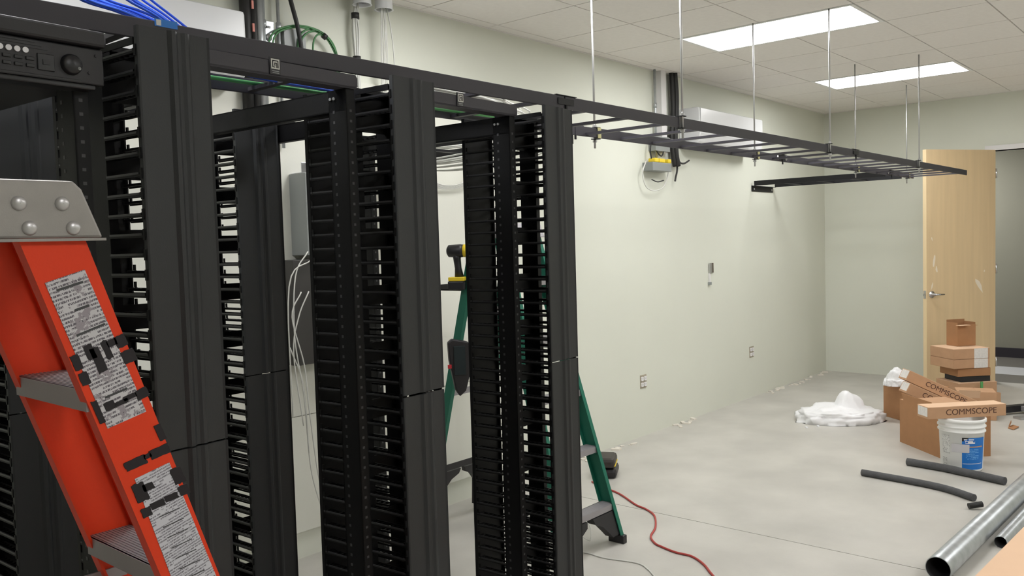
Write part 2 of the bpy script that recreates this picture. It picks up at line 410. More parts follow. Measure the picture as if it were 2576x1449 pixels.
# racks
def post(t, x0, x1, y0, inner):       # C channel; inner = +1 web on the x1 side
    m = MB(); d = .076
    wx = (x0, x0+.004) if inner < 0 else (x1-.004, x1)
    m.box(wx[0], wx[1], y0, y0+d, .02, RH-.045).box(x0, x1, y0, y0+.004, .02, RH-.045).box(x0, x1, y0+d-.004, y0+d, .02, RH-.045)
    o = m.build('post', BLKD, t)
    h = MB(); z = .1
    xc = (x0+x1)/2
    while z < RH-.08:
        h.box(xc-.004, xc+.004, y0-.0006, y0+.001, z-.0035, z+.0035)
        h.box(wx[0]-.0006, wx[1]+.0006, y0+.05, y0+.058, z-.004, z+.004)
        z += .04445/1.5
    tag(h.build('mounting_holes', BLKD if False else GREYH, o), kind='stuff')
    return o
GREYH = mat('hole_rim', (62, 62, 64), .5)
def rack(k, lab, ymax=True):
    c = CK(k); t = empty('equipment_rack', c, math.radians(2.4), lab, 'equipment rack', 'open frame equipment racks')
    xa, xb = .197, .702
    for (yy) in (.105, .845):
        post(t, xa, xa+.032, yy, 1); post(t, xb-.032, xb, yy, -1)
    # top angles with rounded ends
    for (yy, s) in ((.098, 1), (.925, -1)):
        m = MB(); r = .008
        prof = [(xa-.008, AH-.04), (xb+.008-r, AH-.04), (xb+.008, AH-.04+r), (xb+.008, AH-r), (xb+.008-r, AH), (xa-.008+r, AH), (xa-.008, AH-r)]
        m.prism(prof, yy, yy+.005, 'y')
        m.box(xa, xb, min(yy, yy+s*.055), max(yy, yy+s*.055), RH-.045, RH-.040)
        m.build('top_angle', RAILM if yy < .5 else BLKD, t)
    for x0 in (xa+.002, xb-.032):
        MB().box(x0, x0+.005, .11, .92, RH-.108, RH-.046).box(x0, x0+.03, .11, .92, RH-.05, RH-.046).box(x0, x0+.03, .11, .92, RH-.108, RH-.104).build('side_beam', BLKD, t)
        for q in (.155, .171): MB().tube([(x0-.004, q, RH-.07), (x0+.001, q, RH-.07)], .0045, 8).build('beam_bolt', ZINC, t)
        MB().box(x0, x0+.04, .06, .98, 0, .012).box(x0, x0+.005, .06, .98, .012, .05).build('base_angle', BLKD, t)
    # maker's plate with logo on the front top angle
    xc = .425 if k == 1 else .40
    pl = bxo('nameplate', BPLA, t, xc-.017, xc+.017, .0945, .098, RH-.042, RH+.002)
    lg = MB(); a, y0, y1 = .013, .0938, .0945; zc = RH-.015
    lg.box(xc-a, xc+a, y0, y1, zc-.013, zc+.013)
    lg.build('logo_field', CABW, pl)
    d = MB(); y0 = .0932
    d.box(xc-.0095, xc+.0095, y0, .0938, zc+.007, zc+.0095).box(xc-.0095, xc-.007, y0, .0938, zc-.0075, zc+.007).box(xc-.0095, xc-.001, y0, .0938, zc-.0095, zc-.007)
    d.box(xc-.003, xc+.005, y0, .0938, zc+.001, zc+.0035).box(xc-.003, xc-.0005, y0, .0938, zc-.005, zc+.001).box(xc+.007, xc+.0095, y0, .0938, zc-.010, zc+.007).box(xc+.003, xc+.0055, y0, .0938, zc-.010, zc+.001)
    d.build('logo_print', INK, pl)
    for q in (0, 1):
        for j in range(6): pass
    MB().box(xc-.011, xc+.011, .0938, .0945, RH-.0345, RH-.0325).box(xc-.010, xc+.011, .0938, .0945, RH-.039, RH-.0372).build('logo_caption', GREYB, pl)
    return t
rack(0, 'open black rack at the left edge that holds the recorder')
rack(1, 'open black rack left of the middle cable manager, logo plate on its top bar')
rack(2, 'open black rack between the middle and rightmost cable managers, smaller logo plate')
# recorder in rack 0
DV = mat('recorder_black', (36, 35, 38), .5, bump=.04, scale=300); DV2 = mat('recorder_gloss', (26, 26, 29), .35)
c0 = CK(0)
t = empty('video_recorder', c0+Vector((0, 0, 1.955)), RZ, 'black rack mounted recorder with white round buttons and jog dial, top left', 'recorder')
XR = .728; XL = XR-.482
bxo('chassis', DV, t, XL+.025, XR-.03, .10, .50, .038, .155)
m = MB(); m.prism([(XL, .042), (XR, .042), (XR, .119), (XL, .119)], .058, .098, 'y'); fp = m.build('front_panel', DV, t, bevel=.003)
bxo('top_bezel', DV, t, XL-.003, XR+.003, .045, .10, .121, .155, bevel=.006)
bxo('underside_lip', DV2, t, XL+.01, XR-.02, .055, .10, .030, .041, bevel=.003)
for i in range(3): bxo('panel_groove', DV2, fp, XL+.02, XR-.14+i*.012, .0565, .0585, .112-.006*i, .115-.006*i)
bxo('slot', BPLA, fp, XR-.22, XR-.05, .0568, .0582, .049, .0515)
WB = mat('white_button', (232, 232, 235), .4)
for i in range(9):
    x = XR-.160-.0158*i
    MB().tube([(x, .058, .094), (x, .0545, .094)], .0058, 12).build('round_button', WB, t)
for r in range(2):
    for i in range(6):
        x = XR-.152-.022*i; bxo('key', DV2, t, x-.008, x+.008, .0545, .058, .075-.014*r, .082-.014*r, bevel=.001)
bxo('direction_pad', DV2, t, XR-.138, XR-.104, .055, .058, .058, .092, bevel=.003)
bxo('pad_centre', DV, t, XR-.128, XR-.114, .0535, .055, .070, .080)
J = Matrix.Translation((XR-.070, .058, .078)) @ Matrix.Rotation(math.pi/2, 4, 'X')
jd = MB().lathe([(.001, .012), (.0175, .012), (.0200, .009), (.0220, 0)], 32, (0,0,0), J).build('jog_dial', DV2, t)
MB().lathe([(.0008, .0125), (.003, .0125), (.0035, .012)], 12, (.012, -.008, 0), J).build('finger_dimple', GREYB, jd)
for (x, z) in ((XR-.016, .104), (XR-.032, .066)):
    MB().tube([(x, .058, z), (x, .0555, z)], .0035, 10).build('panel_screw', BPLA, t)
# ================================================================ STEP LADDERS
def stepladder(name, loc, rz, lab, w0, w1, sf, sr, H, colr, capm, braces=False, shelf=False, zf=1.66):
    t = empty(name, loc, rz, lab, 'ladder')
    D = .09; fl_ = .026; th = .005
    yf0, yr0 = -.0963, .10
    def wx(z): return (w1-w0)*(1-z/zf)/2
    def rail(side, front):
        # channel, web outside, flanges inward
        s = -1 if front else 1; sl = sf if front else sr; y0 = yf0 if front else yr0
        d = D if front else .055
        m = MB()
        def ring(z):
            yc = y0+s*sl*(zf-z); e = wx(z)
            X = (-e) if side < 0 else (w0+e); i = 1 if side < 0 else -1
            ya, yb = yc-d/2, yc+d/2
            return [(X, ya, z), (X, yb, z), (X+i*fl_, yb, z), (X+i*fl_, yb-th, z), (X+i*th, yb-th, z), (X+i*th, ya+th, z), (X+i*fl_, ya+th, z), (X+i*fl_, ya, z)]
        a, b = ring(.035), ring(zf+.02); n = 8
        fs = [(i, (i+1)%n, (i+1)%n+n, i+n) for i in range(n)]
        if side < 0: fs = [f[::-1] for f in fs]
        m.add(a+b, fs+[(0,1,4,5), (1,2,3,4), (0,5,6,7)]+[(8,9,12,13), (9,10,11,12), (8,13,14,15)])
        o = m.build('front_rail' if front else 'rear_rail', colr, t)
        # foot
        yc = y0+s*sl*zf; e = wx(0); X = (-e) if side < 0 else (w0+e); i = 1 if side < 0 else -1
        f = MB(); f.box(min(X-i*.004, X+i*.032), max(X-i*.004, X+i*.032), yc-d/2-.004, yc+d/2+.004, 0, .045); f.build('rubber_foot', BPLA, t, bevel=.004)
        return o
    rl = rail(-1, True); rail(1, True); rail(-1, False); rail(1, False)
    # cap
    ch = .083
    m = MB(); yl, yr = yf0-.055, .15
    m.prism([(yl-.015, zf), (yl+.012, H-.012), (yl+.024, H), (yr-.024, H), (yr-.012, H-.012), (yr+.005, zf)], -.006, w0+.006, 'x')
    cp = m.build('top_cap', capm, t, bevel=.004)
    if not braces:
        MB().box(-.006-.004, -.006, yl-.017, yr+.006, zf-.004, zf).build('cap_edge', capm, cp)
        for (wxx, z) in ((.453, .0744), (.5102, .0747), (.4649, .0401), (.5237, .0397)):
            yy = -(wxx-.40)
            MB().lathe([(.0105, 0), (.0098, .0025), (.007, .0045), (.003, .0055), (.0004, .0056)], 16, (0,0,0), Matrix.Translation((-.006, yy, CAMZ+z)) @ Matrix.Rotation(-math.pi/2, 4, 'Y')).build('cap_rivet', RIVET, cp)
    # steps
    z = H-.309; i = 0
    while z > .15:
        yc = yf0-sf*(zf-z); e = wx(z)
        s = MB(); s.box(-e+th, w0+e-th, yc-D/2+.006, yc+D/2-.007, z-.012, z)
        s.box(-e+th, w0+e-th, yc-D/2+.004, yc-D/2+.007, z-.032, z); s.box(-e+th, w0+e-th, yc+D/2-.010, yc+D/2-.006, z-.032, z)
        o = s.build('step', ALU, t)
        g = MB()
        for q in range(12):
            yy = yc-D/2+.008+q*.0060; g.box(-e+th+.002, w0+e-th-.002, yy, yy+.003, z, z+.0012)
        g.build('tread_ribs', ALU, o)
        z -= .305; i += 1
    zl = z+.305
    # rear braces
    for zz in (1.25, .80, .35):
        yc = yr0+sr*(zf-zz); e = wx(zz)
        bxo('rear_brace', ALU if not braces or zz > .4 else BPLA, t, -e+.003, w0+e-.003, yc-.02, yc-.017, zz-.018, zz+.018)
    for side in (-1, 1):   # spreaders
        zz = 1.05; e = wx(zz)+.003; X = -e if side < 0 else w0+e; X -= side*.012
        ya, yb = yf0-sf*(zf-zz), yr0+sr*(zf-zz)
        MB().box(X-.002, X+.002, ya, yb, zz-.01, zz+.01).build('spreader', ALU, t)
    if braces:
        for front in (True, False):
            s = -1 if front else 1; sl = sf if front else sr; y0 = yf0 if front else yr0
            for side in (-1, 1):
                zt = zl-.036 if front else .32
                def P(u, z):   # u distance inward from the rail
                    yc = y0+s*sl*(zf-z); e = wx(z); X = (-e+u) if side < 0 else (w0+e-u)
                    return (X, yc+(-.036 if front else .02), z)
                poly = [(.006, zt), (.21, zt), (.20, zt-.03), (.145, zt-.055), (.105, zt-.10), (.085, .05), (.006, .05)]
                vs = [P(*p) for p in poly]; vs2 = [(v[0], v[1]+.05*(1 if front else -.6), v[2]) for v in vs]; n = len(vs)
                MB().add(vs+vs2, [tuple(range(n)), tuple(range(2*n-1, n-1, -1))]+[(j, j+n, (j+1)%n+n, (j+1)%n) for j in range(n)]).build('foot_brace', BPLA, t)
    if shelf:
        zz = 1.395; yc = yr0+sr*(zf-zz)
        MB().box(-.01, w0+.03, yc-.02, yc+.24, zz-.02, zz-.014).box(-.01, w0+.03, yc+.235, yc+.24, zz-.02, zz+.012).box(-.01, -.004, yc-.02, yc+.24, zz-.02, zz+.012).build('tool_tray', BPLA, t)
    return t
ol = stepladder('step_ladder', (.40, 1.294, 0), math.pi/2, 'orange fibreglass step ladder with grey cap and worn stickers, nearest the camera', .285, .285, .332, .25, 1.743, ORAN, CAPG)
# decals on the near web (plane local x = 0): positions given as world (x, z) on that plane
def decal(name, pts, m, off=.0008, parent=ol):
    vs = [(-off, -(x-.40), z+CAMZ) for (x, z) in pts]; n = len(vs)
    vs2 = [(.0002, v[1], v[2]) for v in vs]
    ar = sum(pts[i][0]*pts[(i+1)%n][1]-pts[(i+1)%n][0]*pts[i][1] for i in range(n))
    fs = [tuple(range(n)), tuple(range(2*n-1, n-1, -1))]+[(j, j+n, (j+1)%n+n, (j+1)%n) for j in range(n)]
    return MB().add(vs+vs2, fs).build(name, m, parent)
TXT = textmat('worn_warning_print', (200, 197, 200), (96, 90, 98), 900, 170, 30, .45, 34, rot=.295)
TXT2 = textmat('small_print', (200, 199, 206), (120, 116, 124), 1100, 230, 34, .45, 0, rot=.295)
def pix(x, y, Yp=1.2944):   # point on a vertical plane y = Yp measured from the photograph
    d = f_ + r_*((x-1288)/FPX) - u_*((y-724.5)/FPX); d = d*(Yp/d.y); return (d.x, d.z)
def decal_px(name, px, m, off=.0008): return decal(name, [pix(*p) for p in px], m, off)
s1 = decal_px('warning_sticker', [(112, 712), (212, 678), (367, 1035), (270, 1078)], TXT, .0010); s1['label'] = 'long torn sticker with worn print'
s2 = decal_px('safety_sticker', [(338, 1205), (425, 1163), (556, 1480), (452, 1510)], TXT2, .0010); s2['label'] = 'white sticker with rows of small print'
def blot(cx, cy, w, h, ang=-.42, off=.0014, n=5):
    P = []
    C = [(-1, -1), (1, -1), (1, 1), (-1, 1)]
    for i in range(4):
        (ax_, ay_), (bx_, by_) = C[i], C[(i+1) % 4]
        for j in range(n):
            t_ = j/n; q = random.uniform(.90, 1.05) if j else random.uniform(.90, 1.02)
            x, y = w/2*(ax_+(bx_-ax_)*t_)*q, h/2*(ay_+(by_-ay_)*t_)*q
            P.append((cx+x*math.cos(ang)-y*math.sin(ang), cy+x*math.sin(ang)+y*math.cos(ang)))
    return decal_px('paint_mark', P, INK, off)
for a in [(303, 858, 30, 32), (323, 896, 36, 34), (280, 862, 26, 18), (192, 912, 22, 40), (212, 952, 24, 34), (225, 885, 24, 40), (247, 905, 26, 70), (268, 880, 18, 50),
          (246, 1036, 16, 60), (356, 990, 32, 26), (325, 998, 36, 12), (275, 1020, 30, 22), (305, 1012, 34, 12), (402, 1087, 18, 42), (340, 1165, 58, 24), (400, 1136, 54, 24),
          (370, 1147, 20, 12), (446, 1196, 30, 42), (461, 1232, 28, 26), (352, 1238, 34, 48), (368, 1288, 26, 24), (396, 1268, 40, 18), (430, 1250, 36, 16), (372, 1224, 30, 18)]:
    blot(*a)
# printed bold lines on the stickers
for (a, b, c, d, wd) in [(140, 728, 207, 706, 6), (190, 842, 262, 812, 5), (186, 778, 222, 765, 6), (262, 998, 318, 974, 5)]:
    decal_px('print_line', [(a, b), (c, d), (c+2, d+wd), (a+2, b+wd)], GREYH, .0013)
for i in range(9):
    a, b = 398+i*10.5, 1290+i*26
    decal_px('print_line', [(a, b+10), (a+52, b-14), (a+53, b-12), (a+1, b+12)], GREYH, .0013)
gl = stepladder('step_ladder', (3.40, 3.10, 0), 0, 'green fibreglass step ladder with black foot braces, standing open behind the rack row', .29, .49, .272, .215, 1.74, GREE, ALU, braces=True, shelf=True)
# ================================================================ WALL EQUIPMENT, LEFT
bb = empty('backboard', (1.2, YW-.0215, 0), 0, 'white painted plywood board fixed low on the wall behind the racks', 'wall board')
MB().box(0, 3.05, 0, .02, .762, 2.55).build('board_upper', WALLB, bb)
MB().box(0, 3.05, 0, .02, .146, .758).build('board_lower', WALLB, bb)
def minisplit(x0, x1, lab):
    t = empty('air_conditioner', (x0, YW, 2.40), 0, lab, 'air conditioner', 'wall mounted air conditioners')
    w_ = x1-x0; P = [(0, .02), (0, .355), (-.185, .355), (-.2, .34), (-.205, .12), (-.19, .06), (-.15, .02), (-.08, 0)]
    MB().prism(P, 0, w_, 'x').build('housing', ACW, t, bevel=.008)
    MB().box(.012, w_-.012, -.208, -.204, .125, .345).build('front_panel', ACW, t, bevel=.002)
    MB().box(.06, w_-.10, -.17, -.155, .018, .024).box(.06, w_-.1, -.15, -.13, .008, .014).build('louvre', GREYB, t)
    return t
minisplit(1.02, 2.272, 'glossy white wall air conditioner above the black cable ladder, top left')
minisplit(6.66, 7.92, 'white wall air conditioner beyond the cable ladder, mid wall')
# line set and conduits beside the first unit
t = empty('insulated_line_set', (2.38, YW-.05, 2.0), 0, 'thick black wrapped pipes rising beside the top left air conditioner', 'pipes')
MB().tube([(-.015, 0, .3), (-.01, 0, .7), (-.012, 0, HC-2.0)], .027, 10).build('line', CABK, t); MB().tube([(.03, .0, .2), (.032, 0, .6), (.03, 0, HC-2.0)], .022, 10).build('line', CABK, t)
PK = mat('pink_tag', (226, 148, 136), .6)
for z in (.72, .83): bxo('pink_tag', PK, t, .008, .018, -.034, -.026, z-.02, z+.02)
for i, x in enumerate((2.478, 2.565)):
    t = empty('conduit', (x, YW-.04, 2.0), 0, ['left one', 'right one'][i]+' of two thin metal conduits with couplings above the ladder, top left', 'conduit', 'thin conduits at top left')
    MB().tube([(0, 0, .15), (0, 0, HC-2.0)], .0085, 10).build('pipe', GALV, t)
    MB().tube([(0, 0, .74), (0, 0, .78)], .014, 10).build('coupling', GALV, t)
    MB().tube([(.01, -.01, .745), (.028, -.014, .745)], .006, 8).build('set_screw', ZINC, t)
t = empty('strut_channel', (2.445, YW, 2.5), 0, 'pair of grey strut plates behind the two thin conduits', 'wall bracket')
MB().box(-.035, -.005, -.03, 0, .0, .27).box(.045, .10, -.03, 0, .0, .28).build('channel', GALV, t)
MB().lathe([(.001, .012), (.014, .012), (.02, 0)], 12, (0,0,0), Matrix.Translation((.066, -.03, .2)) @ Matrix.Rotation(math.pi/2, 4, 'X')).build('bolt', ZINC, t)
tag(MB().tube([(2.455, YW-.03, 2.2), (2.455, YW-.03, HC)], .028, 12).build('conduit', GALV), 'fat grey conduit between the black wrapped pipes and the thin conduits', 'conduit')
t = cable('black_hose', [(2.60, YW-.05, HC), (2.622, YW-.07, 2.9), (2.655, YW-.08, 2.75), (2.67, YW-.08, 2.6), (2.66, YW-.06, 2.3)], .012, CABK); tag(t, 'thick black cable hanging down in front of the green wires', 'cable')
t = empty('junction_box', (2.59, YW, 2.56), 0, 'flat grey box on the wall behind the green wires', 'box')
bxo('box_body', GREYB, t, 0, .13, -.05, 0, 0, .2)
g = empty('ground_wires', (2.8, YW-.05, 2.5), 0, 'bunch of green wires arching over behind the cable ladder', 'wires')
def P3(x, y, Y):
    q = pix(x, y, Y); return Vector((q[0], Y, q[1]+CAMZ))
GO = Vector((2.8, YW-.05, 2.5)); YG = YW-.055
for P in ([(676, 118), (680, 95), (698, 75), (745, 64), (795, 74), (828, 97), (846, 132), (852, 190)], [(686, 118), (690, 94), (708, 77), (750, 68), (795, 79), (824, 100), (842, 134), (847, 190)],
          [(749, 122), (752, 96), (765, 78), (785, 74), (812, 84), (830, 104), (848, 140), (855, 190)], [(756, 122), (760, 98), (775, 82), (795, 79), (815, 90), (828, 106), (844, 140), (850, 190)],
          [(787, 128), (789, 104), (798, 88), (810, 88), (822, 98), (834, 116), (846, 142), (852, 190)]):
    cable('wire', [P3(a_, b_, YG)-GO for a_, b_ in P], .0052, CABG, g)
MB().tube([P3(812, 88, YG)-GO, P3(820, 95, YG)-GO], .016, 8).build('wire_tie', BPLA, g)
# ceiling sleeves and data cables
for (x, lab) in ((3.06, 'round white ceiling sleeve left of the one with loose cables'), (3.215, 'round white ceiling sleeve with loose white cables dropping out')):
    t = empty('ceiling_sleeve', (x, YW-.105, HC-.085), 0, lab, 'ceiling sleeve', 'ceiling sleeves')
    MB().lathe([(.05, .085), (.05, .004), (.055, 0), (.047, 0), (.045, .006), (.045, .085)], 24).build('sleeve', ACW, t)
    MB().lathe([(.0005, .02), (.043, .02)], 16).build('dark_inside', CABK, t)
t = empty('cable_bundle', (3.055, YW-.05, 2.1), 0, 'strapped bundle of white cables running down the wall from the ceiling', 'cables')
for i in range(7):
    a = i*2*math.pi/7; dx, dy = .013*math.cos(a), .012*math.sin(a)
    cable('data_cable', [(dx*.8+.03, dy, HC-2.1), (dx, dy*.8, .8), (dx*1.7, dy, .72), (dx, dy*.8, .57), (dx, dy, .3), (dx, dy, -.15)], .0052, CABW, t)
for z in (.80, .565): MB().tube([(0, 0, z-.016), (0, 0, z+.016)], .0225, 14).build('hook_strap', CABK, t)
t = empty('loose_cables', (3.215, YW-.10, 2.1), 0, 'loose thin white cables dropping from the ceiling sleeve to the ladder', 'cables')
for (a, b) in ((-.02, .0), (-.012, .012), (0, .02), (.008, .03), (.014, -.004), (.02, .10), (-.016, -.01)):
    cable('data_cable', [(a, a*.5, HC-2.1-.01), (a+b*.4, 0, .7), (b, .03, .35), (b-.02, .03, .08)], .0038, CABW, t)
# blue cable bundle lying on the ladder, white bundle on the branch
t = empty('blue_cable_bundle', (1.0, 2.2, Z0+.02), 0, 'bunch of bright blue data cables crossing the cable ladder, top left', 'cables')
BO = Vector((1.0, 2.2, Z0+.02))
for i in range(17):
    Y = 2.29+.008*i+random.uniform(-.006, .006); j = random.uniform(-34, 30)
    if i % 3: P = [(120, -95), (225+j, -8), (335+j, 32), (450+j, 88), (560+j*.8, 158), (640+j*.5, 190), (725, 211), (880, 238), (1010, 266)]
    else: P = [(300, -80), (352+j*1.5, -12), (425+j, 42), (520+j, 116), (600+j, 164), (690+j*.6, 200), (800, 222), (960, 252), (1060, 274)]
    cable('data_cable', [P3(a_, b_, Y)-BO for a_, b_ in P], .0040, CABB, t)
tag(cable('green_cable', [(.2, 2.43, Z0+.026), (1.0, 2.425, Z0+.027), (2.0, 2.43, Z0+.027), (2.8, 2.42, Z0+.026)], .0065, mat('bright_green_cable', (96, 176, 104), .5)), 'single green cable lying along the back rail of the cable ladder', 'cable')
t = empty('white_cable_bundle', (2.9, 2.5, Z0-.03), 0, 'thick bunch of white cables lying on the short ladder behind the racks', 'cables')
for i in range(18):
    o_ = .02+i*.022; h = random.uniform(.03, .085)
    cable('data_cable', [(-.7, -.22+o_*.3, h+.06), (-.3, -.2+o_*.4, h+.055), (o_*.6, .05, h+.05), (o_, .4, h), (o_*.8+.05, .8, h), (o_*.5+.2, 1.15, h+.02)], .0048, CABW, t, n=5, k=4)
for i in range(9):
    o_ = .04+i*.045; h = random.uniform(-.075, -.045)
    cable('data_cable', [(o_*.8, .02, h+.03), (o_, .3, h), (o_*.9+.03, .7, h-.01), (o_*.5+.2, 1.1, h+.01), (o_*.4+.25, 1.22, h-.1)], .0048, CABW, t, n=5, k=4)
t = empty('cable_coil', (3.30, YW-.06, 2.05), 0, 'hanging loops of thin white cable seen between the middle and right racks', 'cables')
for i in range(5):
    r1 = .26+.015*i; P = []
    for j in range(11):
        a = math.pi*(1.0+j/10); P.append((.42+r1*math.cos(a)*1.1, .002*i, r1*math.sin(a)*.75+.14+.006*i))
    cable('loop', P, .0035, CABW, t, n=5, k=3)
# grey wall enclosure and charcoal device
t = empty('grey_wall_box', (2.60, YW-.02, 1.60), 0, 'tall grey metal enclosure on the wall with a shiny bracket on top', 'wall box')
bxo('enclosure', GREYB, t, 0, .45, -.14, 0, 0, .42, bevel=.004)
MB().box(.01, .12, -.10, -.095, .42, .475).box(.01, .12, -.10, 0, .42, .424).build('shiny_bracket', CHRO, t, bevel=.002)
t = empty('charcoal_wall_device', (2.49, YW-.02, 1.05), 0, 'charcoal power unit with printed panel and terminals on the wall board', 'power unit')
bxo('housing', CHAR, t, 0, .30, -.16, 0, 0, .53, bevel=.003)
bxo('terminal_block', ALU, t, .105, .28, -.166, -.16, .50, .525)
DP = textmat('device_print', (46, 46, 56), (160, 160, 168), 260, 60, 30, .5, axes='xz')
bxo('printed_panel', DP, t, .118, .28, -.163, -.16, .13, .38)
bxo('dark_slot', BPLA, t, .12, .28, -.1615, -.16, .03, .09)
CABC = mat('cable_copper', (150, 80, 60), .4)
cable('copper_lead', [(.12, -.17, .4), (.14, -.18, .42), (.17, -.17, .39), (.2, -.17, .43)], .004, CABC, t)
t = empty('hanging_wires', (2.47, YW-.2, 1.0), 0, 'thin white wires hanging and crossing beside the charcoal power unit', 'wires')
for P in ([(.10, 0, .62), (.02, 0, .5), (.0, 0, .2), (.04, 0, -.1), (.10, .05, -.5), (.2, .08, -.8)], [(.05, 0, .42), (-.01, 0, .3), (.05, 0, .05), (.07, 0, -.2), (.16, .05, -.62), (.30, .08, -.85)],
          [(.095, 0, .42), (.03, 0, .3), (-.01, 0, .12), (.03, 0, -.25)], [(-.03, 0, .15), (.04, 0, -.05), (.07, .02, -.4)], [(.28, .05, .7), (.12, 0, .58), (-.02, 0, .45), (-.03, 0, -.2)]):
    cable('wire', P, .0035, CABW, t, n=5)
def floorcable(name, pts, r, m, lab, cat='cable'):
    return tag(cable(name, [(x, y, z) for (x, y, z) in pts], r, m, None, 6, 6), lab, cat)
floorcable('floor_wire', [(2.55, 3.35, .3), (2.56, 3.2, .12), (2.5, 3.1, .02), (2.35, 2.95, .004), (2.5, 2.8, .004), (2.7, 2.95, .004), (2.6, 3.2, .01)], .0032, CABW, 'white wire looped on the floor between the left and middle managers')
floorcable('floor_wire', [(2.2, 3.1, .004), (2.3, 2.8, .05), (2.45, 2.75, .06), (2.6, 2.9, .004), (2.5, 3.05, .004), (2.3, 2.95, .004), (2.2, 2.7, .004)], .0032, CABW, 'second white wire curling on the floor behind the left managers')
floorcable('floor_wire', [(2.75, 2.5, .004), (2.95, 2.45, .02), (3.05, 2.6, .004), (3.15, 2.5, .012), (3.0, 2.38, .004), (3.2, 2.55, .004)], .0028, CABW, 'tangle of thin white wire on the floor behind the middle manager')
floorcable('floor_wire', [(2.7, 2.62, .004), (2.9, 2.5, .004), (3.1, 2.62, .015), (3.2, 2.45, .004)], .0028, CABW, 'thin white wire end beside the tangle behind the middle manager')
floorcable('floor_wire', [(3.45, 2.75, .004), (3.53, 2.6, .004), (3.531, 2.47, .004), (3.57, 2.30, .004), (3.53, 2.21, .004), (3.46, 2.12, .004), (3.40, 2.0, .004)], .0034, CABW, 'white wire lying on the floor right of the rightmost manager')
floorcable('floor_wire', [(3.6, 2.75, .004), (3.72, 2.82, .05), (3.78, 2.75, .06), (3.7, 2.68, .004), (3.68, 2.74, .03), (3.76, 2.8, .004)], .0022, CABW, 'small curl of white wire under the green ladder')
rc = [(5.0, 3.35), (4.75, 3.3), (4.552, 3.158), (4.494, 3.011), (4.365, 2.81), (4.328, 2.715), (4.25, 2.61), (4.08, 2.50), (3.937, 2.443), (3.86, 2.37), (3.836, 2.314), (3.809, 2.215), (3.808, 2.122), (3.748, 2.023), (3.651, 1.925), (3.5, 1.75), (3.45, 1.5)]
rc = [(4.62, 3.32)]+rc[2:]
floorcable('extension_cord', [(x, y, .006) for x, y in rc], .006, CABR, 'red extension cord snaking across the floor from the green ladder', 'cord')
# drill and pouch on the green ladder
t = empty('cordless_drill', (3.36, 3.29, 1.383), .5, 'black and yellow cordless drill standing on the green ladder', 'drill')
MB().box(-.035, .035, -.045, .05, 0, .05).build('battery', BPLA, t, bevel=.008)
MB().box(-.037, .037, -.047, .045, .05, .072).build('battery_mount', YEL, t, bevel=.004)
MB().tube([(0, -.01, .07), (0, -.005, .12), (0, .0, .17), (0, .0, .2)], .02, 10, radii=[.026, .019, .021, .026]).build('grip', BPLA, t)
MB().tube([(0, .055, .215), (0, .045, .215), (0, -.02, .215), (0, -.04, .215)], .036, 16, radii=[.02, .034, .037, .034]).build('motor_housing', BPLA, t)
MB().tube([(0, -.04, .215), (0, -.06, .215), (0, -.09, .215)], .036, 14, radii=[.036, .034, .028]).build('gear_case', YEL, t)
MB().tube([(0, -.09, .215), (0, -.14, .215)], .02, 12, radii=[.024, .012]).build('chuck', BPLA, t)
t = empty('tool_pouch', (3.315, 3.26, .80), -.6, 'black pointed tool pouch hanging on the green ladder', 'pouch')
P = [(0, 0), (.035, .03), (.06, .12), (.068, .26), (.055, .30), (-.035, .32), (-.06, .30), (-.055, .2), (-.025, .04)]
MB().prism(P, -.02, .02, 'y').build('pouch_body', BPLA, t, bevel=.008)
MB().box(-.03, .035, -.026, -.02, .12, .28).build('front_pocket', mat('pouch_cloth', (22, 34, 36), .8), t, bevel=.003)
MB().box(-.065, -.045, -.03, -.02, .16, .18).build('red_tab', RED, t)
MB().tube([(.04, 0, .24), (.14, .03, .23)], .012, 8).build('strap_end', BPLA, t)
# dark rounded cases on the floor
for (z, lab, dx) in ((0, 'lower of two black rounded battery cases on the floor by the wall', 0), (.075, 'upper of two black rounded battery cases, with a yellow edge', -.02)):
    t = empty('battery_case', (4.84+dx, 3.34, z), .5, lab, 'tool case', 'black cases on the floor by the wall')
    MB().box(-.11, .11, -.07, .07, 0, .07).build('case_body', BPLA if z == 0 else mat('case_brown', (50, 44, 40), .5), t, bevel=.025)
    if z: MB().box(-.09, .09, -.073, -.06, .012, .02).build('yellow_edge', YEL, t)
# ================================================================ WALL EQUIPMENT, MIDDLE
t = empty('conduit', (6.22, YW-.03, 2.3), 0, 'thin metal conduit running up the middle of the wall to the ceiling', 'conduit')
MB().tube([(0, 0, 0), (0, 0, HC-2.3)], .011, 10).build('pipe', GALV, t)
MB().tube([(0, 0, .42), (0, 0, .46)], .015, 10).build('coupling', GALV, t)
tag(bxo('wall_channel', WTRIM, None, 6.29, 6.37, YW-.05, YW, 2.35, HC), 'white square channel beside the thin conduit in mid wall', 'channel')
t = empty('black_line_bundle', (6.49, YW-.05, 2.25), 0, 'thick uneven bundle of black cables dropping from the ceiling in mid wall', 'cables')
for (dx, dy, r) in ((-.03, 0, .02), (0, -.015, .024), (.03, 0, .018), (.01, .02, .02)):
    cable('line', [(dx, dy, HC-2.25), (dx*1.2+.02, dy, .6), (dx+.01, dy, .4), (dx*1.3-.01, dy, .25), (dx, dy, .1), (dx+.03, dy, 0)], r, CABK, t, n=8)
for P in ([(.0, 0, .12), (.08, 0, .04), (.16, 0, .03), (.25, 0, .06)], [(.02, 0, .1), (.04, 0, -.02), (.01, 0, -.1), (.0, 0, -.13)]): cable('lead', P, .008, CABK, t)
t = empty('open_junction_box', (6.05, YW, 2.19), 0, 'small open grey junction box with yellow parts and looping wires', 'junction box')
MB().box(0, .30, -.10, 0, 0, .07).build('tray', GREYB, t, bevel=.004)
